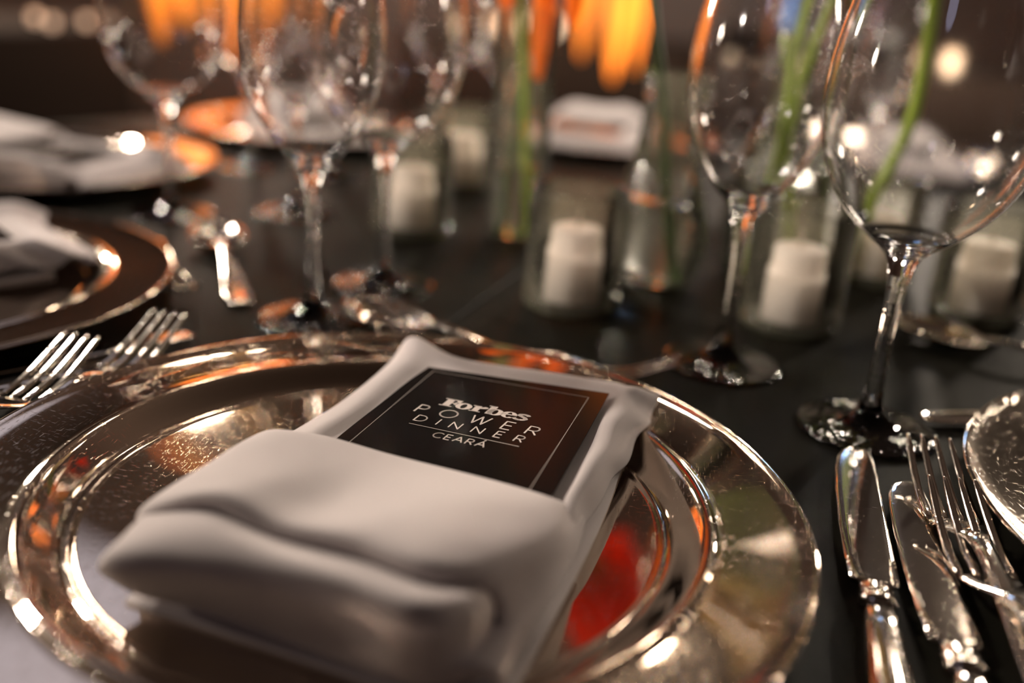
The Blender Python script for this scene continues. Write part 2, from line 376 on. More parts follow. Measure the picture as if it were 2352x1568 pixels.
# back panel: rolled long edges, raised far corners
back = [
    [(935, 812, .012), (955, 798, .012), (1060, 838, .012), (1250, 868, .012), (1400, 893, .012), (1470, 912, .012), (1502, 928, .010)],
    [(930, 800, .019), (955, 784, .026), (1050, 832, .021), (1250, 864, .021), (1400, 888, .022), (1460, 900, .026), (1500, 915, .017)],
    [(905, 835, .016), (930, 830, .026), (1020, 850, .0215), (1220, 885, .021), (1385, 915, .022), (1440, 920, .029), (1492, 950, .015)],
    [(850, 885, .014), (875, 880, .025), (970, 890, .021), (1170, 940, .021), (1355, 980, .022), (1405, 985, .030), (1455, 1010, .014)],
    [(770, 945, .013), (800, 945, .025), (890, 950, .021), (1110, 1010, .021), (1320, 1060, .022), (1370, 1060, .030), (1405, 1090, .013)],
    [(670, 1005, .012), (705, 1005, .025), (800, 1020, .021), (1040, 1085, .021), (1280, 1140, .022), (1320, 1140, .028), (1345, 1180, .012)],
    [(560, 1075, .011), (600, 1080, .023), (720, 1100, .021), (960, 1165, .021), (1230, 1220, .021), (1290, 1220, .024), (1305, 1260, .011)],
    [(420, 1200, .010), (480, 1200, .020), (640, 1240, .020), (880, 1310, .020), (1120, 1370, .020), (1210, 1370, .020), (1235, 1400, .010)],
    [(350, 1330, .010), (420, 1340, .016), (600, 1400, .016), (820, 1480, .016), (1020, 1540, .016), (1120, 1550, .016), (1140, 1570, .010)]]
def back_fn(p, u, v):
    e = max(0.0, (u - 0.70) / 0.3) * max(0, 1 - v * 1.3)
    return p + Vector((0.0018 * math.sin(v * 46), 0, 0.0034 * math.sin(v * 37 + 1))) * e
MB().patch(net(back), 8, back_fn).build('back_panel', M_NAP, nap, solid=0.0022, off=-1)
base = [[(-.030, .116, .0085), (.03, .112, .0085), (.094, .094, .0085)], [(-.045, 0, .0068), (.02, 0, .0068), (.086, 0, .0068)], [(-.058, -.088, .0068), (.01, -.1, .0068), (.068, -.112, .0068)]]
MB().patch(base, 6).build('under_fold', M_NAP, nap, solid=0.004, off=1)
pocket = [
    [(632, 1022, .018), (650, 1022, .027), (745, 1028, .0275), (885, 1062, .0275), (1022, 1098, .0275), (1150, 1134, .0275), (1255, 1164, .027), (1308, 1184, .022)],
    [(612, 1016, .020), (628, 1001, .030), (742, 1011, .0305), (882, 1046, .0305), (1022, 1083, .0305), (1150, 1119, .0305), (1262, 1151, .030), (1322, 1172, .022)],
    [(555, 1035, .020), (578, 1023, .033), (705, 1040, .035), (855, 1075, .034), (1005, 1115, .035), (1140, 1150, .035), (1270, 1175, .031), (1334, 1195, .019)],
    [(480, 1085, .020), (505, 1068, .035), (660, 1078, .040), (815, 1120, .036), (975, 1160, .039), (1120, 1200, .037), (1270, 1225, .031), (1320, 1250, .016)],
    [(400, 1130, .020), (425, 1112, .036), (575, 1110, .044), (740, 1170, .038), (900, 1210, .041), (1060, 1258, .041), (1205, 1285, .033), (1275, 1340, .014)],
    [(332, 1180, .021), (352, 1160, .034), (495, 1136, .045), (645, 1212, .040), (825, 1254, .040), (985, 1308, .041), (1125, 1328, .035), (1225, 1425, .013)],
    [(330, 1198, .021), (348, 1192, .029), (488, 1160, .036), (640, 1234, .033), (822, 1274, .034), (982, 1330, .034), (1118, 1352, .030), (1180, 1500, .012)],
    [(370, 1190, .021), (385, 1180, .026), (505, 1140, .030), (660, 1210, .030), (835, 1250, .030), (990, 1300, .031), (1125, 1345, .028), (1150, 1540, .011)]]
MB().patch(net(pocket), 8, ripple(0.0011, 1.6)).build('pocket_panel', M_NAP, nap, solid=0.0016, off=-1)
hem = [
    [(390, 1165, .024), (410, 1150, .026), (505, 1140, .027), (660, 1215, .028), (835, 1258, .029), (990, 1310, .029), (1095, 1330, .028), (1118, 1345, .024)],
    [(325, 1215, .026), (350, 1190, .030), (490, 1163, .032), (645, 1232, .032), (828, 1275, .032), (985, 1332, .032), (1095, 1345, .030), (1130, 1362, .024)],
    [(275, 1258, .025), (310, 1235, .034), (470, 1212, .040), (640, 1275, .039), (820, 1325, .039), (978, 1378, .039), (1085, 1378, .034), (1130, 1395, .024)],
    [(238, 1296, .021), (270, 1282, .032), (430, 1287, .036), (620, 1322, .036), (800, 1365, .036), (955, 1418, .036), (1070, 1420, .032), (1120, 1428, .022)],
    [(255, 1318, .017), (290, 1320, .024), (440, 1332, .026), (620, 1376, .026), (800, 1430, .026), (950, 1478, .026), (1060, 1475, .024), (1110, 1470, .018)],
    [(320, 1352, .012), (350, 1362, .013), (450, 1382, .0125), (620, 1440, .0125), (790, 1508, .0125), (940, 1560, .0125), (1050, 1560, .012), (1100, 1540, .012)],
    [(360, 1335, .011), (400, 1345, .011), (500, 1370, .011), (650, 1420, .011), (810, 1480, .011), (950, 1530, .011), (1050, 1530, .011), (1090, 1510, .011)]]
MB().patch(net(hem), 8, ripple(0.0007, 1.1)).build('hem_roll', M_NAP, nap, solid=0.0016, off=-1)
place(nap, 'near', 0, 0)

# ------------------------------------------------------------------ menu card with its lettering
TL, TR_ = L(975, 841, .0245), L(1400, 902, .0300)
BL, BR = L(757, 1009, .0245), L(1292, 1146, .0290)
ux = (TR_ - TL); CW = ux.length; ux.normalize()
dn = ((BL - TL).normalized() + (BR - TR_).normalized()); dn -= ux * dn.dot(ux); dn.normalize()
nz = dn.cross(ux); nz = nz if nz.z > 0 else -nz
CHT = 0.130
def cardp(px, py):
    """card coordinates (along, down) of a point of the photograph"""
    o = Vector((0, 0, CH)); d = at(px, py, 0) - o
    ox, oy, a = SEAT['near']; ol = local(o); dl = local(o + d) - ol
    t = (TL - ol).dot(nz) / dl.dot(nz); p = ol + dl * t - TL
    return p.dot(ux), p.dot(dn)
card = thing('menu_card', 'black menu card with pale lettering tucked into the nearest napkin', 'menu card', 'menu cards in the napkins')
def cp(u, v, h): return TL + ux * u + dn * v + nz * h
mb = MB(); q = [(0, 0), (CW, 0.0005), (CW * 1.06, CHT), (-0.002, CHT)]
mb.add([cp(u, v, -0.0005) for u, v in q] + [cp(u, v, 0) for u, v in q], [(0, 1, 2, 3), (7, 6, 5, 4)] + [(k, 4 + k, 4 + (k + 1) % 4, (k + 1) % 4) for k in range(4)])
mb.build('panel', M_CARD, card, False)
def flat(polys, name, mat, h=0.00012):
    mb = MB()
    for pl in polys:
        n = len(pl); mb.add([cp(u, v, h) for u, v in pl], [tuple(range(n))])
    return mb.build(name, mat, card, False)
def bar(p, q_, w_):
    (x0, y0), (x1, y1) = p, q_; dx, dy = x1 - x0, y1 - y0; l = math.hypot(dx, dy) or 1; nx, ny = -dy / l * w_ / 2, dx / l * w_ / 2
    return [(x0 + nx, y0 + ny), (x1 + nx, y1 + ny), (x1 - nx, y1 - ny), (x0 - nx, y0 - ny)]
def stroke(pts, w_):
    out = []
    for i in range(len(pts) - 1):
        out.append(bar(pts[i], pts[i + 1], w_))
        if i: out.append([(pts[i][0] + w_ / 2 * math.cos(k * math.pi / 4), pts[i][1] + w_ / 2 * math.sin(k * math.pi / 4)) for k in range(8)])
    return out
def arc(cx, cy_, rx, ry, a0, a1, n=20): return [(cx + rx * math.cos(R(a0 + (a1 - a0) * k / n)), cy_ + ry * math.sin(R(a0 + (a1 - a0) * k / n))) for k in range(n + 1)]
def ring(cx, cy_, rx, ry, ix, iy, a0=0, a1=360, n=28):
    o_, i_ = arc(cx, cy_, rx, ry, a0, a1, n), arc(cx, cy_, ix, iy, a0, a1, n)
    return [[o_[k], o_[k + 1], i_[k + 1], i_[k]] for k in range(n)]
# sans letters in cap heights, y upwards; (advance, strokes)
SANS = {
    'P': (0.58, [[(0, 0), (0, 1), (.32, 1)] + arc(.32, .73, .26, .27, 90, -90, 12) + [(0, .46)]]),
    'O': (1.02, [arc(.51, .5, .51, .5, 0, 360, 36)]),
    'W': (1.10, [[(0, 1), (.28, 0), (.55, 0.97), (.82, 0), (1.10, 1)]]),
    'E': (0.54, [[(.54, 1), (0, 1), (0, 0), (.54, 0)], [(0, .51), (.48, .51)]]),
    'R': (0.64, [[(0, 0), (0, 1), (.34, 1)] + arc(.34, .73, .26, .27, 90, -90, 12) + [(0, .46)], [(.30, .46), (.64, 0)]]),
    'D': (0.84, [[(0, 1), (.34, 1)] + arc(.34, .5, .5, .5, 90, -90, 16) + [(0, 0), (0, 1)]]),
    'I': (0.0, [[(0, 0), (0, 1)]]),
    'N': (0.78, [[(0, 0), (0, 1), (.78, 0), (.78, 1)]]),
    'C': (0.86, [arc(.5, .5, .5, .5, 45, 315, 24)]),
    'A': (0.88, [[(0, 0), (.44, 1), (.88, 0)], [(.16, .34), (.72, .34)]]),
    'Á': (0.88, [[(0, 0), (.44, 1), (.88, 0)], [(.16, .34), (.72, .34)], [(.42, 1.14), (.56, 1.34)]])}
def frame2(bl, br, tl):
    o, e, t = Vector(cardp(*bl)), Vector(cardp(*br)), Vector(cardp(*tl))
    e1 = e - o; ln = e1.length; e1.normalize(); e2 = t - o; e2 -= e1 * e2.dot(e1); h = e2.length
    return o, e1, e2, ln, h
def sans(text, bl, br, tl, wgt):
    o, e1, e2, ln, h = frame2(bl, br, tl); e2 = e2 / h
    adv = [SANS[c][0] * h for c in text]; gap = (ln - sum(adv)) / (len(text) - 1); out = []; x = 0
    for c, ad in zip(text, adv):
        for st in SANS[c][1]:
            for pl in stroke([(x + a_ * h, b_ * h) for a_, b_ in st], wgt * h): out.append([tuple(o + e1 * a_ + e2 * b_) for a_, b_ in pl])
        x += ad + gap
    return out
def slab_word(bl, br, tl):
    """the bold slab-serif word of five small letters after a capital F"""
    o, e1, e2, ln, h = frame2(bl, br, tl); k = ln / 3.74
    def rc(x0, y0, x1, y1): return [(x0, y0), (x1, y0), (x1, y1), (x0, y1)]
    P = [rc(.12, 0, .41, 1), rc(0, 0, .54, .09), rc(0, .91, .70, 1), [(.50, .95), (.60, .66), (.70, .64), (.74, 1)], rc(.4, .46, .54, .56), [(.46, .51), (.56, .34), (.60, .34), (.60, .68), (.56, .68)]]
    P += ring(.96, .38, .34, .40, .12, .31)
    P += [rc(1.38, 0, 1.63, .77), rc(1.27, 0, 1.75, .08), rc(1.28, .69, 1.5, .77), [(1.60, .45), (1.80, .52), (1.92, .62), (1.90, .74), (1.78, .77), (1.66, .68)]]
    P += [rc(1.95, .02, 2.20, 1.08), rc(1.85, 1.0, 2.1, 1.08)] + ring(2.29, .38, .33, .40, .10, .30)
    P += ring(2.86, .38, .32, .40, .10, .32, 0, 318, 30) + [rc(2.64, .37, 3.17, .46)]
    P += stroke([(3.62, .60), (3.55, .71), (3.40, .74), (3.26, .68), (3.24, .56), (3.38, .45), (3.52, .36), (3.60, .22), (3.52, .08), (3.34, .02), (3.20, .07), (3.12, .18)], .17)
    return [[tuple(o + e1 * (a_ * k) + e2 * b_) for a_, b_ in pl] for pl in P]
flat(slab_word((1007, 929.4), (1212, 968.5), (1022.7, 913.8)), 'lettering', M_PRINT)
flat(sans('POWER', (950.5, 944), (1228.5, 1000), (965.9, 928.6), .105), 'lettering', M_PRINT)
flat(sans('DINNER', (949, 964.4), (1196.5, 1016.2), (959.9, 952.2), .115), 'lettering', M_PRINT)
flat(sans('CEARÁ', (990.5, 1002.6), (1110, 1027.4), (999, 991.9), .125), 'lettering', M_PRINT)
flat([bar(cardp(939.3, 971.8), cardp(1192.3, 1025.7), .0003)], 'rule', M_PRINT)
a, b, c, d = cardp(996, 852), cardp(1352, 913), cardp(1216, 1125), cardp(797, 1020)
c = (b[0] + (c[0] - b[0]) * 1.2, b[1] + (c[1] - b[1]) * 1.2); d = (a[0] + (d[0] - a[0]) * 1.42, a[1] + (d[1] - a[1]) * 1.42)
flat([bar(a, b, .0003), bar(b, c, .0003), bar(c, d, .0003), bar(d, a, .0003)], 'border_line', M_LINE)
place(card, 'near', 0, 0)
_t = local(at(110, 572, .025), 'left'); _r = R(14)
LEFTN = (_t.x - (.098 * math.cos(_r) - .09 * math.sin(_r)), _t.y - (.098 * math.sin(_r) + .09 * math.cos(_r)), _r)
NAPS = {'left': ('cream napkin pocket cut by the left picture edge, its right corner in view', 'black menu card in the napkin cut by the left picture edge', *LEFTN),
        'far': ('blurred cream napkin on the far left charger at the table end', 'blurred black menu card on the far left charger at the table end', 0, 0, 0),
        'far2': ('blurred white napkin behind the left pair of wine glasses', 'blurred black menu card behind the left pair of wine glasses', 0, 0, 0),
        'opp': ('blurred white napkin across the table behind the glass carafe', 'blurred black menu card across the table behind the glass carafe', 0, 0, 0),
        'opp2': ('blurred white napkin across the table behind the rightmost wine glass', 'blurred black menu card across the table behind the rightmost wine glass', 0, 0, 0)}
for s, (l1, l2, x, y, r_) in NAPS.items():
    c = copy_tree(nap); c['label'] = l1; place(c, s, x, y, r_)
    c = copy_tree(card); c['label'] = l2; place(c, s, x, y, r_)

# ------------------------------------------------------------------ cutlery (origin at the handle end, tip towards +y)
def fork(name, label, cat, group, k=1.0):
    t = thing(name, label, cat, group)
    st = [(0, 0, .0034, .0045, .0010), (0, .004, .0034, .0085, .0014), (0, .02, .0036, .0105, .0016), (0, .06, .0060, .0075, .0018), (0, .10, .0105, .0044, .0021),
          (0, .122, .0132, .0034, .0021), (0, .131, .0127, .0040, .0019), (0, .139, .0108, .0078, .0015), (0, .146, .0085, .0108, .0012), (0, .152, .0068, .0120, .0011), (0, .1575, .0060, .0118, .0010)]
    MB().sweep([(x * k, y * k, z, a_ * k, b_ * k) for x, y, z, a_, b_ in st], 16).build('handle', M_STEEL, t, subd=1)
    for i in range(4):
        x0 = -.0102 + .0068 * i; cv = -0.10 * x0
        ts = [(x0, .1545, .0064, .0019, .0010), (x0, .165, .0066, .00185, .0011), (x0 + cv * .2, .176, .0092, .0018, .0011), (x0 + cv * .5, .188, .0135, .0017, .0011), (x0 + cv * .8, .199, .0182, .0014, .0010), (x0 + cv, .2045, .0205, .0010, .0008), (x0 + cv, .206, .0211, .0004, .0004)]
        MB().sweep([(x * k, y * k, z, a_ * k, b_ * k) for x, y, z, a_, b_ in ts], 12, 0.8).build('tine', M_STEEL, t, subd=1)
    return t
def knife(name, label, cat, group, k=1.0):
    t = thing(name, label, cat, group)
    b = [(.0012, .1165, .0042, .0056, .0015), (.0004, .119, .0042, .0088, .0013), (.0, .135, .0042, .0094, .0012), (-.0004, .16, .0042, .0098, .0011), (-.0003, .19, .0042, .0097, .0010), (.0002, .21, .0042, .0092, .0009),
         (.0008, .222, .0042, .0082, .0008), (.0016, .2295, .0042, .0066, .0007), (.0026, .234, .0042, .0046, .0006), (.0034, .2360, .0042, .0022, .0005)]
    MB().sweep([(x * k, y * k, z, a_ * k, b_ * k) for x, y, z, a_, b_ in b], 16, 0.45).build('blade', M_STEEL, t)
    h = [(0, 0, .0048, .0020, .0015), (0, .002, .0048, .0062, .0036), (0, .010, .0050, .0078, .0046), (0, .03, .0050, .0080, .0047), (0, .06, .0050, .0072, .0044), (0, .09, .0050, .0060, .0040), (0, .102, .0050, .0054, .0038)]
    MB().sweep([(x * k, y * k, z, a_ * k, b_ * k) for x, y, z, a_, b_ in h], 16, 0.75).build('handle', M_STEEL, t, subd=1)
    c = [(0, .101, .0050, .0052, .0036), (0, .1025, .0050, .0068, .0048), (0, .1045, .0050, .0068, .0048), (0, .106, .0050, .0050, .0036), (0, .1075, .0050, .0064, .0044), (0, .1095, .0050, .0064, .0044), (0, .111, .0049, .0048, .0034), (0, .1125, .0048, .0058, .0036), (0, .1145, .0046, .0058, .0030), (.001, .117, .0042, .0046, .0018)]
    MB().sweep([(x * k, y * k, z, a_ * k, b_ * k) for x, y, z, a_, b_ in c], 16).build('collar', M_STEEL, t)
    return t
def spoon(name, label, cat, group):
    t = thing(name, label, cat, group)
    st = [(0, 0, .0032, .0040, .0010), (0, .004, .0032, .0080, .0014), (0, .02, .0034, .0095, .0015), (0, .05, .0055, .0066, .0017), (0, .085, .0100, .0036, .0020), (0, .105, .0120, .0030, .0020), (0, .115, .0116, .0034, .0018), (0, .122, .0104, .0050, .0012), (0, .128, .0092, .0075, .0008)]
    MB().sweep(st, 16).build('handle', M_STEEL, t, subd=1)
    mb = MB(); n, m_ = 40, 9
    for top in (1, 0):
        vs = []
        for j in range(m_ + 1):
            r_ = j / m_
            for k in range(n):
                a_ = 2 * math.pi * k / n; e = 1 - 0.13 * math.sin(a_)
                x, y = .0205 * r_ * math.cos(a_) * e, .150 + .031 * r_ * math.sin(a_)
                z = .0102 - .0082 * (1 - r_ ** 2.2) + .002 * (y - .15) / .031 + (0 if top else -.0010 * (1 - 0.7 * r_ ** 4)); vs.append((x, y, z))
        o = len(mb.v)
        fs = [(j * n + k, (j + 1) * n + k, (j + 1) * n + (k + 1) % n, j * n + (k + 1) % n) for j in range(m_) for k in range(n)]
        mb.add(vs, fs if top else [f[::-1] for f in fs])
    half = (m_ + 1) * n
    mb.add([], []); mb.f += [(m_ * n + k, half + m_ * n + k, half + m_ * n + (k + 1) % n, m_ * n + (k + 1) % n) for k in range(n)]
    mb.build('bowl', M_STEEL, t)
    return t
G_F, G_K = 'forks beside the charger plates', 'knives beside the charger plates'
f0 = fork('dinner_fork', 'steel fork left of the near charger, tines farther from the left picture edge', 'fork', G_F); place(f0, 'near', -.168, -.076, R(-2.0))
k0 = knife('dinner_knife', 'steel knife next to the near charger, its tip under the largest wine glass', 'knife', G_K); place(k0, 'near', .178, -.122, R(-4.5))
s0 = spoon('dessert_spoon', 'dessert spoon above the near charger, bowl beside the left wine glass foot', 'spoon', 'dessert spoons'); place(s0, 'near', .075, .142, R(66))
d0 = fork('dessert_fork', 'dessert fork above the near charger, tines against a wine glass foot', 'fork', 'dessert forks', 0.82); place(d0, 'near', -.056, .168, R(-94), .0)
def cpy(o, label, seat, x, y, r_, z=0.0): c = copy_tree(o); c['label'] = label; return place(c, seat, x, y, r_, z)
cpy(f0, 'steel fork at the left picture edge, first of the pair beside the near charger', 'near', -.190, -.122, R(-2))
cpy(f0, 'steel fork right of the two knives, tine tips over the glass foot', 'near', .236, -.106, R(3))
cpy(f0, 'steel fork against the right charger, cut by the right picture edge', 'near', .243, -.148, R(5), .001)
cpy(k0, 'steel knife between the first knife and the right pair of forks', 'near', .2035, -.152, R(-2.5))
cpy(s0, 'dessert spoon above the right charger, cut by the right picture edge', 'right', .03, .170, R(58))
cpy(d0, 'dessert fork above the right charger, only its handle end in view', 'right', -.15, .118, R(-84))
cpy(s0, 'blurred dessert spoon above the left charger, bowl near the far wine glass', 'left', .105, .182, R(77))
cpy(d0, 'blurred dessert fork above the left charger, tines pointing to the viewer', 'left', -.06, .175, R(-99))
cpy(k0, 'steel knife lying right of the left charger behind the two near forks', 'left', .172, -.096, R(7))
cpy(k0, 'second steel knife right of the left charger, nearest to the two near forks', 'left', .196, -.140, R(7))
cpy(k0, 'blurred steel knife standing out white between the two left chargers', 'far', .185, -.10, R(-2))
_q, _p = at(74, 434, .004), at(-70, 528, .004)
_k = cpy(k0, 'second blurred steel knife between the two left chargers, nearer the picture edge', 'far', 0, 0, 0)
_k.location = (_q.x, _q.y, TZ); _k.rotation_euler.z = math.atan2(_p.y - _q.y, _p.x - _q.x) - math.pi / 2

# ------------------------------------------------------------------ wine glasses
def wine_glass(label, bowl, hb):
    t = thing('wine_glass', label, 'wine glass', 'wine glasses on the table')
    rf = .0345
    foot = [(0, 0), (rf - .002, 0), (rf - .0005, .0004), (rf, .0012), (rf - .0006, .0019), (rf - .003, .0023), (.024, .0031), (.016, .0046), (.010, .0072), (.0065, .0115)]
    stem = [(.0065, .0115), (.0050, .0165), (.0042, .026), (.0037, .042), (.0036, .055), (.0039, .068), (.0047, .078), (.0062, .0860), (.0085, .0915)]
    MB().lathe(foot, 72).build('foot', M_GLASS, t)
    MB().lathe(stem, 40).build('stem', M_GLASS, t)
    out = [(.0085, .0915)] + bowl
    inner = [(r - .0012 - .0004 * (i < 4), z + .0011 * (i < 5) + (.003 if i == 0 else .0016 if i == 1 else 0)) for i, (r, z) in enumerate(bowl)]
    rim = [(out[-1][0] - .0003, out[-1][1] + .0006), (inner[-1][0] + .0002, out[-1][1] + .0006)]
    prof = out + rim + inner[::-1] + [(.006, inner[0][1] - .0010), (0, inner[0][1] - .0014)]
    MB().lathe(prof, 96).build('bowl', M_BOWL, t)
    return t
def smooth_prof(pts, n=5):
    out = []
    for i in range(len(pts) - 1):
        p0, p1, p2, p3 = pts[max(i - 1, 0)], pts[i], pts[i + 1], pts[min(i + 2, len(pts) - 1)]
        for k in range(n):
            u = k / n
            out.append(tuple(0.5 * (2 * b + (c - a) * u + (2 * a - 5 * b + 4 * c - d) * u * u + (3 * b - a - 3 * c + d) * u ** 3) for a, b, c, d in zip(p0, p1, p2, p3)))
    return out + [pts[-1]]
BIG = smooth_prof([(.0125, .0955), (.0215, .102), (.0315, .1115), (.0400, .1235), (.0460, .1385), (.0488, .1550), (.0487, .172), (.0465, .190), (.0425, .210), (.0385, .230)])
SMALL = smooth_prof([(.0120, .0960), (.0190, .104), (.0270, .115), (.0335, .1275), (.0380, .1420), (.0400, .1575), (.0398, .172), (.0380, .188), (.0352, .203), (.0330, .213)])
gA = wine_glass('largest wine glass at the right, its foot above the two knives', BIG, 0); gA.location = (*at(1988, 987)[:2], TZ)
gB = wine_glass('wine glass right of centre, a dessert fork touching its foot', SMALL, 0); gB.location = (*at(1655, 836)[:2], TZ)
def glass(src, label, px=None, seat=None, xy=None):
    c = copy_tree(src); c['label'] = label
    if px: c.location = (*at(*px)[:2], TZ)
    else: place(c, seat, *xy)
    return c
glass(gB, 'wine glass left of centre, its foot just behind the near charger', (720, 735))
glass(gA, 'wine glass partly hidden behind the left centre glass', (880, 655))
glass(gA, 'blurred wine glass at the left behind the left dessert spoon', (398, 492))
glass(gB, 'blurred wine glass seen behind the stem of the left centre glass', (680, 492))
glass(gA, 'far blurred wine glass beside the far left charger', seat='far2', xy=(.16, .185))
glass(gB, 'far blurred wine glass beside the napkin behind the left pair', seat='far2', xy=(.10, .25))
glass(gA, 'far blurred wine glass left of the glass carafe, across the table', seat='opp', xy=(.21, .15))
glass(gB, 'far blurred wine glass behind the orange and green stems', seat='opp', xy=(.14, .21))
glass(gA, 'far blurred wine glass seen through the right of centre glass', seat='opp2', xy=(.21, .15))
glass(gB, 'far blurred wine glass seen behind the two right wine glasses', seat='opp2', xy=(.14, .21))

# ------------------------------------------------------------------ votive holders with candles
def votive(label):
    t = thing('votive_holder', label, 'candle holder', 'glass votive holders')
    ro, ri = .0325, .0300
    MB().lathe([(ro, .009), (ro, .078), (ro - .0004, .0795), (ro - .0012, .080), (ri + .0004, .0795), (ri, .078), (ri, .010)], 64).build('wall', M_GREENISH, t)
    MB().lathe([(0, 0), (ro - .004, 0), (ro - .001, .0012), (ro, .004), (ro, .0088), (ri, .0088), (ri - .004, .0080), (0, .0078)], 64).build('base', M_PIPED, t)
    return t
def candle(label):
    t = thing('votive_candle', label, 'candle', 'white votive candles')
    MB().lathe([(0, 0), (.0244, 0), (.0252, .0008), (.0253, .0262), (.0245, .0280), (.0200, .0284), (.0172, .0290), (.0166, .0315), (.0165, .0440), (.0155, .0458), (.0120, .0462), (.0060, .0452), (0, .0450)], 56).build('body', M_WAX, t)
    MB().tube([(0, 0, .0445), (.0003, 0, .050), (.0010, .0004, .057)], [.0011, .0011, .0008], 8).build('wick', M_WICK, t)
    return t
vl = [((1310, 702), 'votive holder in the middle of the table, right behind the menu card', 'white candle in the votive holder behind the menu card'),
      ((1808, 748), 'votive holder between the two right wine glasses', 'white candle in the votive holder between the two right wine glasses'),
      ((2236, 726), 'votive holder behind the rightmost wine glass at the picture edge', 'white candle at the right picture edge behind the rightmost wine glass'),
      ((945, 532), 'blurred votive holder touching the outline of the hidden wine glass', 'blurred white candle right beside the stem of the half hidden wine glass'),
      ((1062, 430), 'far blurred votive holder left of the tall stem vase', 'far blurred white candle left of the tall stem vase'),
      ((1992, 640), 'blurred votive holder seen left of the rightmost glass stem', 'blurred white candle seen left of the rightmost glass stem')]
v0 = c0 = None
for px, l1, l2 in vl:
    p = at(*px)
    v = votive(l1) if v0 is None else copy_tree(v0); v['label'] = l1; v.location = (p.x, p.y, TZ); v0 = v0 or v
    k = candle(l2) if c0 is None else copy_tree(c0); k['label'] = l2; k.location = (p.x, p.y, TZ + .0081); k.rotation_euler.z = random.random() * 6; c0 = c0 or k

# ------------------------------------------------------------------ vases and flowers
def vase(name, label, prof, px, water_to, mat):
    t = thing(name, label, 'vase', 'glass vases of the centrepiece'); p = at(*px); t.location = (p.x, p.y, TZ)
    pr = smooth_prof(prof, 5); inn = [(r - .0016, z) for r, z in pr if z > .004]
    MB().lathe([(0, 0), (prof[0][0] - .001, 0)] + pr, 64).build('shell', mat, t)
    wt = [(r - .0009, z) for r, z in pr if .0035 < z < water_to]
    MB().lathe([(0, .0035)] + wt + [(0, wt[-1][1])], 64).build('water', M_WATER, t)
    return t, p
carafe, pc = vase('carafe', 'round bellied clear glass carafe with water behind the centre candle',
                  [(.024, .0015), (.030, .006), (.0345, .02), (.0360, .036), (.0340, .052), (.0290, .070), (.0235, .090), (.0205, .110), (.0205, .130), (.0225, .150)], (1495, 645), .060, M_VASE)
vb, pb = vase('bottle_vase', 'greenish bottle vase behind the candle between the right wine glasses',
              [(.030, .0015), (.036, .006), (.0385, .03), (.0385, .06), (.036, .085), (.027, .105), (.018, .122), (.0150, .145), (.0155, .17), (.018, .182)], (1755, 640), .07, M_VASE)
vt, pt = vase('stem_vase', 'tall narrow glass vase holding stems left of the carafe',
              [(.022, .0015), (.0245, .006), (.0245, .04), (.0235, .09), (.0225, .14), (.0225, .185)], (1180, 545), .06, M_VASE)
def along(pts, n=10): return [tuple(p) for p in smooth_prof(pts, n)]
def bloom(t, c, col, n, ln, wd, droop, rz=0.0, tilt=0.45):
    for k in range(n):
        a = 2 * math.pi * k / n + rz; ca, sa = math.cos(a), math.sin(a); rows = []
        for u in (0, .25, .5, .75, 1):
            hw = wd * math.sin(math.pi * min(1, .12 + .88 * u) ** 0.8) if u < 1 else wd * .06
            r_ = ln * u; z = ln * (tilt * u - droop * u * u)
            rows.append([(c[0] + r_ * ca - e * hw * sa, c[1] + r_ * sa + e * hw * ca, c[2] + z + .15 * abs(e) * hw) for e in (-1, 0, 1)])
        MB().patch(rows, 4).build('petal', col, t, solid=.0008, off=0)
    MB().lathe([(0, -.010), (.007, -.006), (.010, 0), (.008, .007), (0, .011)], 16, c).build('heart', M_HEART, t)
def leaf(t, p0, p1, wd, mat):
    p0, p1 = Vector(p0), Vector(p1); d = p1 - p0; s = d.cross(Vector((0, -1, .2))).normalized(); rows = []
    for u in (0, .2, .45, .7, .9, 1):
        hw = wd * (math.sin(math.pi * (.08 + .90 * u)) ** .8); c = p0 + d * u + Vector((0, 0, -.12 * d.length * (u * u - u)))
        rows.append([c - s * hw, c + Vector((0, -.15 * hw, 0)), c + s * hw])
    MB().patch(rows, 4).build('leaf', mat, t, solid=.0007, off=0)
def flower(name, label, pts, rad, mat, col=None, n=6, ln=.05, wd=.015, droop=.3, leaves=()):
    t = thing(name, label, 'flower', 'cut flowers of the centrepiece'); b = Vector(pts[0]); t.location = (b.x, b.y, TZ)
    q = [tuple(Vector(p) - Vector((b.x, b.y, 0))) for p in pts]
    MB().tube(along(q), rad, 10).build('stem', mat, t)
    for (u0, d, wd_) in leaves:
        k = along(q); p = Vector(k[int(u0 * (len(k) - 1))]); leaf(t, p, p + Vector(d), wd_, mat)
    if col: bloom(t, q[-1], col, n, ln, wd, droop, random.random())
    return t
def up(p, dx, dy, z): return (p.x + dx, p.y + dy, z)
flower('red_flower', 'red flower on a dark green stem in the round carafe', [up(pc, .012, .0, .006), up(pc, .004, .002, .06), up(pc, -.006, .004, .13), up(pc, -.022, .008, .20), up(pc, -.030, .012, .262)], .0032, M_STEMD, M_REDPET, 9, .072, .024, .30)
flower('pale_flower', 'pale yellow flower leaning over from the bottle vase, bright green stem', [up(pb, .012, -.006, .006), up(pb, .004, 0, .10), up(pb, .010, 0, .17), up(pb, .045, -.01, .26), up(pb, .07, -.02, .34)], .0036, M_STEM, M_PETAL, 6, .055, .016, .3)
flower('pale_flower', 'second pale yellow flower in the bottle vase, upright green stem', [up(pb, -.010, .006, .006), up(pb, -.002, .002, .10), up(pb, -.002, .004, .17), up(pb, .012, .01, .25), up(pb, .02, .02, .33)], .0032, M_STEM, M_PETAL, 6, .050, .015, .3)
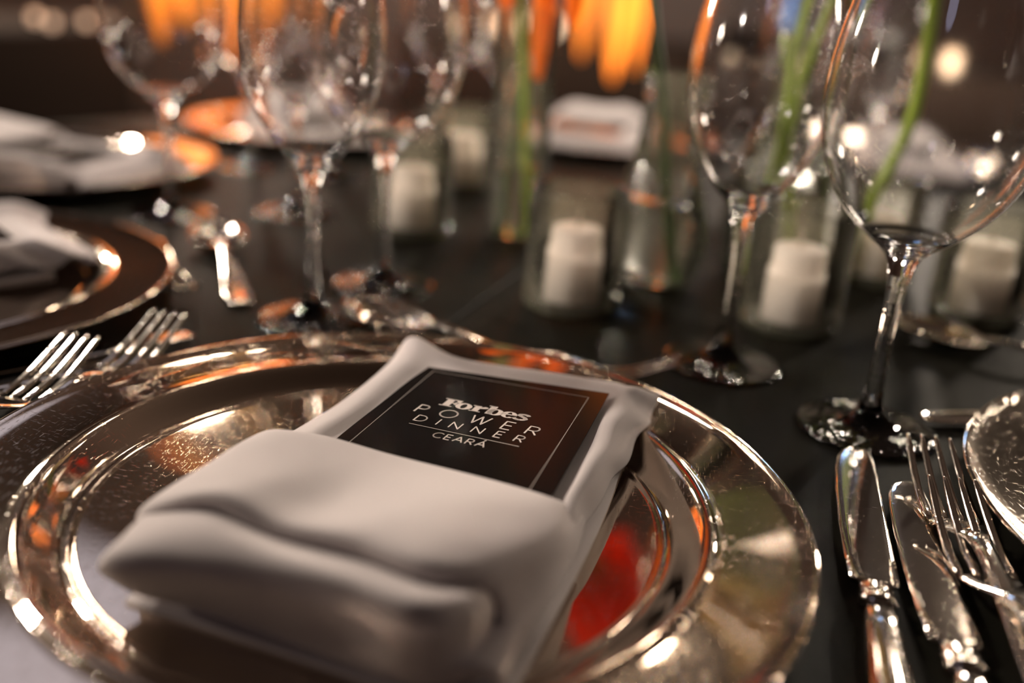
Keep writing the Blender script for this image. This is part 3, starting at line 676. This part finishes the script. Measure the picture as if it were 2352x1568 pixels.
flower('pale_flower', 'pale yellow flower in the tall stem vase, green stem', [up(pt, .008, 0, .006), up(pt, .004, 0, .08), up(pt, -.004, .0, .16), up(pt, -.016, 0, .24), up(pt, -.03, -.01, .33)], .0034, M_STEM, M_PETAL, 6, .050, .015, .3)
def rp(px, py, y):
    d = FW + CR * ((px - 1176) / FPX) - CU * ((py - 784) / FPX); return tuple(d * (y / d.y) + Vector((0, 0, CH)))
b0 = at(1945, 640)
flower('leaning_flower', 'pale yellow flower on a bright green stem behind the rightmost wine glass', [(b0.x, b0.y, .003), rp(1985, 470, .70), rp(2040, 380, .70), rp(2092, 270, .695), rp(2125, 120, .69), rp(2150, -80, .68), rp(2165, -300, .67)], .0044, M_STEM, M_PETAL, 6, .055, .017, .3)
o1 = at(1205, 545)
orb = flower('orange_flower', 'orange drooping petal flower beside the green stem of the tall vase', [up(pt, -.008, .004, .006), up(pt, -.004, .004, .10), up(pt, .004, .006, .19), up(pt, .010, .004, .24), up(pt, .018, 0, .27)], .0028, M_STEMD)
for (dx, a_, ln) in ((.018, .0, .140), (.026, .015, .10), (.010, -.02, .09)):
    x0, y0 = .018 + dx - .018, 0
    rows = [[(x0 - .006, y0, .27), (x0, y0 - .003, .27), (x0 + .006, y0, .27)], [(x0 + a_ * .4 - .0078, y0 - .008, .27 - ln * .35), (x0 + a_ * .4, y0 - .012, .27 - ln * .35), (x0 + a_ * .4 + .0078, y0 - .008, .27 - ln * .35)],
            [(x0 + a_ - .007, y0 - .010, .27 - ln * .75), (x0 + a_, y0 - .014, .27 - ln * .75), (x0 + a_ + .007, y0 - .010, .27 - ln * .75)], [(x0 + a_ - .003, y0 - .010, .27 - ln), (x0 + a_, y0 - .012, .27 - ln), (x0 + a_ + .003, y0 - .010, .27 - ln)]]
    MB().patch(rows, 5).build('petal', M_ORPET, orb, solid=.0012, off=0)

# ------------------------------------------------------------------ background: hanging glowing fabric lanterns, chairs, far tables with small lights added for bokeh discs
def lantern(label, x, y, petals):
    t = thing('fabric_lantern', label, 'lantern', 'glowing orange fabric lanterns'); t.location = (x, y, 0)
    MB().lathe([(.10, 2.02), (.11, 2.00), (.11, 1.96), (.10, 1.94), (.09, 1.96), (.09, 2.00), (.10, 2.02)], 24).build('hoop', M_BRASS, t)
    MB().tube([(0, 0, 1.98), (0, 0, 3.30)], .006, 8).build('cord', M_BRASS, t)
    MB().box((0, 0, 1.98), (.2, .02, .02)).build('crossbar', M_BRASS, t, False)
    for dx, dy, z0, w_ in petals:
        rows = []
        for u in (0, .25, .5, .75, .9, 1):
            hw = w_ * (.75, .95, 1.0, .95, .62, .12)[(0, .25, .5, .75, .9, 1).index(u)]; z = 1.98 + (z0 - 1.98) * u
            rows.append([(dx * (.6 + .4 * u) + e * hw, dy * (.6 + .4 * u) - .05 * math.sin(math.pi * u) - .03 * (1 - e * e), z + .01 * e * e) for e in (-1, -.5, 0, .5, 1)])
        MB().patch(rows, 4).build('petal', M_LANT, t, solid=.004, off=0)
    return t
def ray(px, py, y):
    """point at depth y behind the photograph's pixel, in room coordinates"""
    d = FW + CR * ((px - 1176) / FPX) - CU * ((py - 784) / FPX); return d * (y / d.y) + Vector((0, 0, TZ + CH))
LY = 3.2
def hang(label, px, tips):
    c = ray(px, 60, LY)
    lantern(label, c.x, LY, [(ray(tx, ty, LY).x - c.x, dy, ray(tx, ty, LY).z, w_) for tx, ty, dy, w_ in tips])
hang('glowing orange lantern at the upper left, broadest of the three', 415, [(375, 90, 0, .070), (455, 60, -.03, .07), (420, 30, .06, .08)])
hang('glowing orange lantern just right of the broadest one', 572, [(528, 135, -.02, .034), (585, 55, -.01, .045), (625, 60, .03, .04)])
hang('glowing orange lantern at the top centre above the carafe', 1400, [(1404, 185, -.02, .050), (1455, 165, 0, .030), (1335, 135, .02, .035)])
def chair(label):
    t = thing('dining_chair', label, 'chair', 'dark wooden chairs round the far side')
    MB().box((0, 0, .45), (.40, .40, .03)).build('seat', M_WOOD, t, False, bev=.008)
    for x in (-.18, .18):
        MB().box((x, .18, .22), (.035, .035, .44)).build('leg', M_WOOD, t, False, bev=.004)
        MB().tube([(x, -.18, 0), (x, -.19, .45), (x, -.24, .90)], [.016, .019, .014], 10).build('back_post', M_WOOD, t)
    for k in range(5): MB().tube([(-.12 + .06 * k, -.20, .47), (-.12 + .06 * k, -.235, .86)], .008, 8).build('spindle', M_WOOD, t)
    MB().box((0, -.238, .875), (.40, .022, .055)).build('top_rail', M_WOOD, t, False, bev=.008)
    return t
ch = None
for s, lab, d in (('far', 'dark chair at the far left end of the table', -.47), ('opp2', 'dark chair across the table behind the rightmost glass', -.47)):
    c = chair(lab) if ch is None else copy_tree(ch); ch = ch or c; c['label'] = lab; place(c, s, 0, d); c.location.z = 0
def far_table(label, x, y):
    t = thing('banquet_table', label, 'table', 'round tables in the dim background'); t.location = (x, y, 0)
    MB().lathe([(0, .74), (.70, .74), (.71, .73), (.72, .60), (.75, .05), (.72, .05)], 48).build('cloth', M_FARCLOTH, t)
    MB().lathe([(0, .72), (.69, .72), (.69, .70), (0, .70)], 48).build('top', M_WOOD, t)
    MB().lathe([(.25, 0), (.25, .03), (.05, .06), (.05, .70)], 24).build('pedestal', M_WOOD, t)
far_table('dim round table at the upper left background', -1.95, 2.9)
far_table('dim round table in the centre background', .1, 4.6)
far_table('dim round table at the upper right background', 1.6, 4.1)
tea = None
def bokeh_disc_light(px, py, y, label, dim=False):  # added lights; the bright ones stand in for glints on glass
    global tea
    if tea is None:
        dim = False; tea = thing('bokeh_light', label, 'tea light', 'small glowing glasses in the background')
        MB().lathe([(0, 0), (.024, 0), (.027, .004), (.029, .06), (.027, .062), (.026, .060), (.0245, .006), (0, .005)], 24).build('frosted_glass', M_BOKEH, tea); c = tea
    else: c = copy_tree(tea)
    if dim:
        o = c.children[0]; o.data = o.data.copy(); o.data.materials[0] = M_BOKEHDIM; c.scale = (.42, .42, .42)
    c['label'] = label; p = FW + CR * ((px - 1176) / FPX) - CU * ((py - 784) / FPX); s = y / p.y
    c.location = (p.x * s, y, .742); return c
for px, y, nm in [(1150, 4.4, 'small light added for bokeh above the tall stem vase'), (1222, 4.35, 'second small light added for bokeh above the tall stem vase'), (1268, 4.6, 'small light added for bokeh above the orange petal'),
                  (82, 2.95, 'first dim glowing glass at the upper left'), (120, 2.80, 'second dim glowing glass at the upper left'), (200, 2.95, 'dim glowing glass right of the two upper left ones'),
                  (1660, 4.0, 'small light added for bokeh, seen through the right of centre wine glass'), (1745, 4.15, 'second small light added for bokeh, seen through the right of centre glass'),
                  (1880, 4.0, 'small light added for bokeh between the two right wine glasses'), (2205, 3.9, 'small light added for bokeh, seen through the rightmost wine glass')]:
    bokeh_disc_light(px, 60, y, nm, px < 300)
bl = thing('led_batten', 'slim blue light tube hanging on the back wall at the upper right', 'light'); bl.location = (1.55, 6.45, 0)
MB().box((0, .02, 1.6), (.06, .03, 1.9)).build('housing', M_BRASS, bl, False)
MB().tube([(0, -.01, .7), (0, -.01, 2.5)], .02, 12).build('tube', M_BLUE, bl)
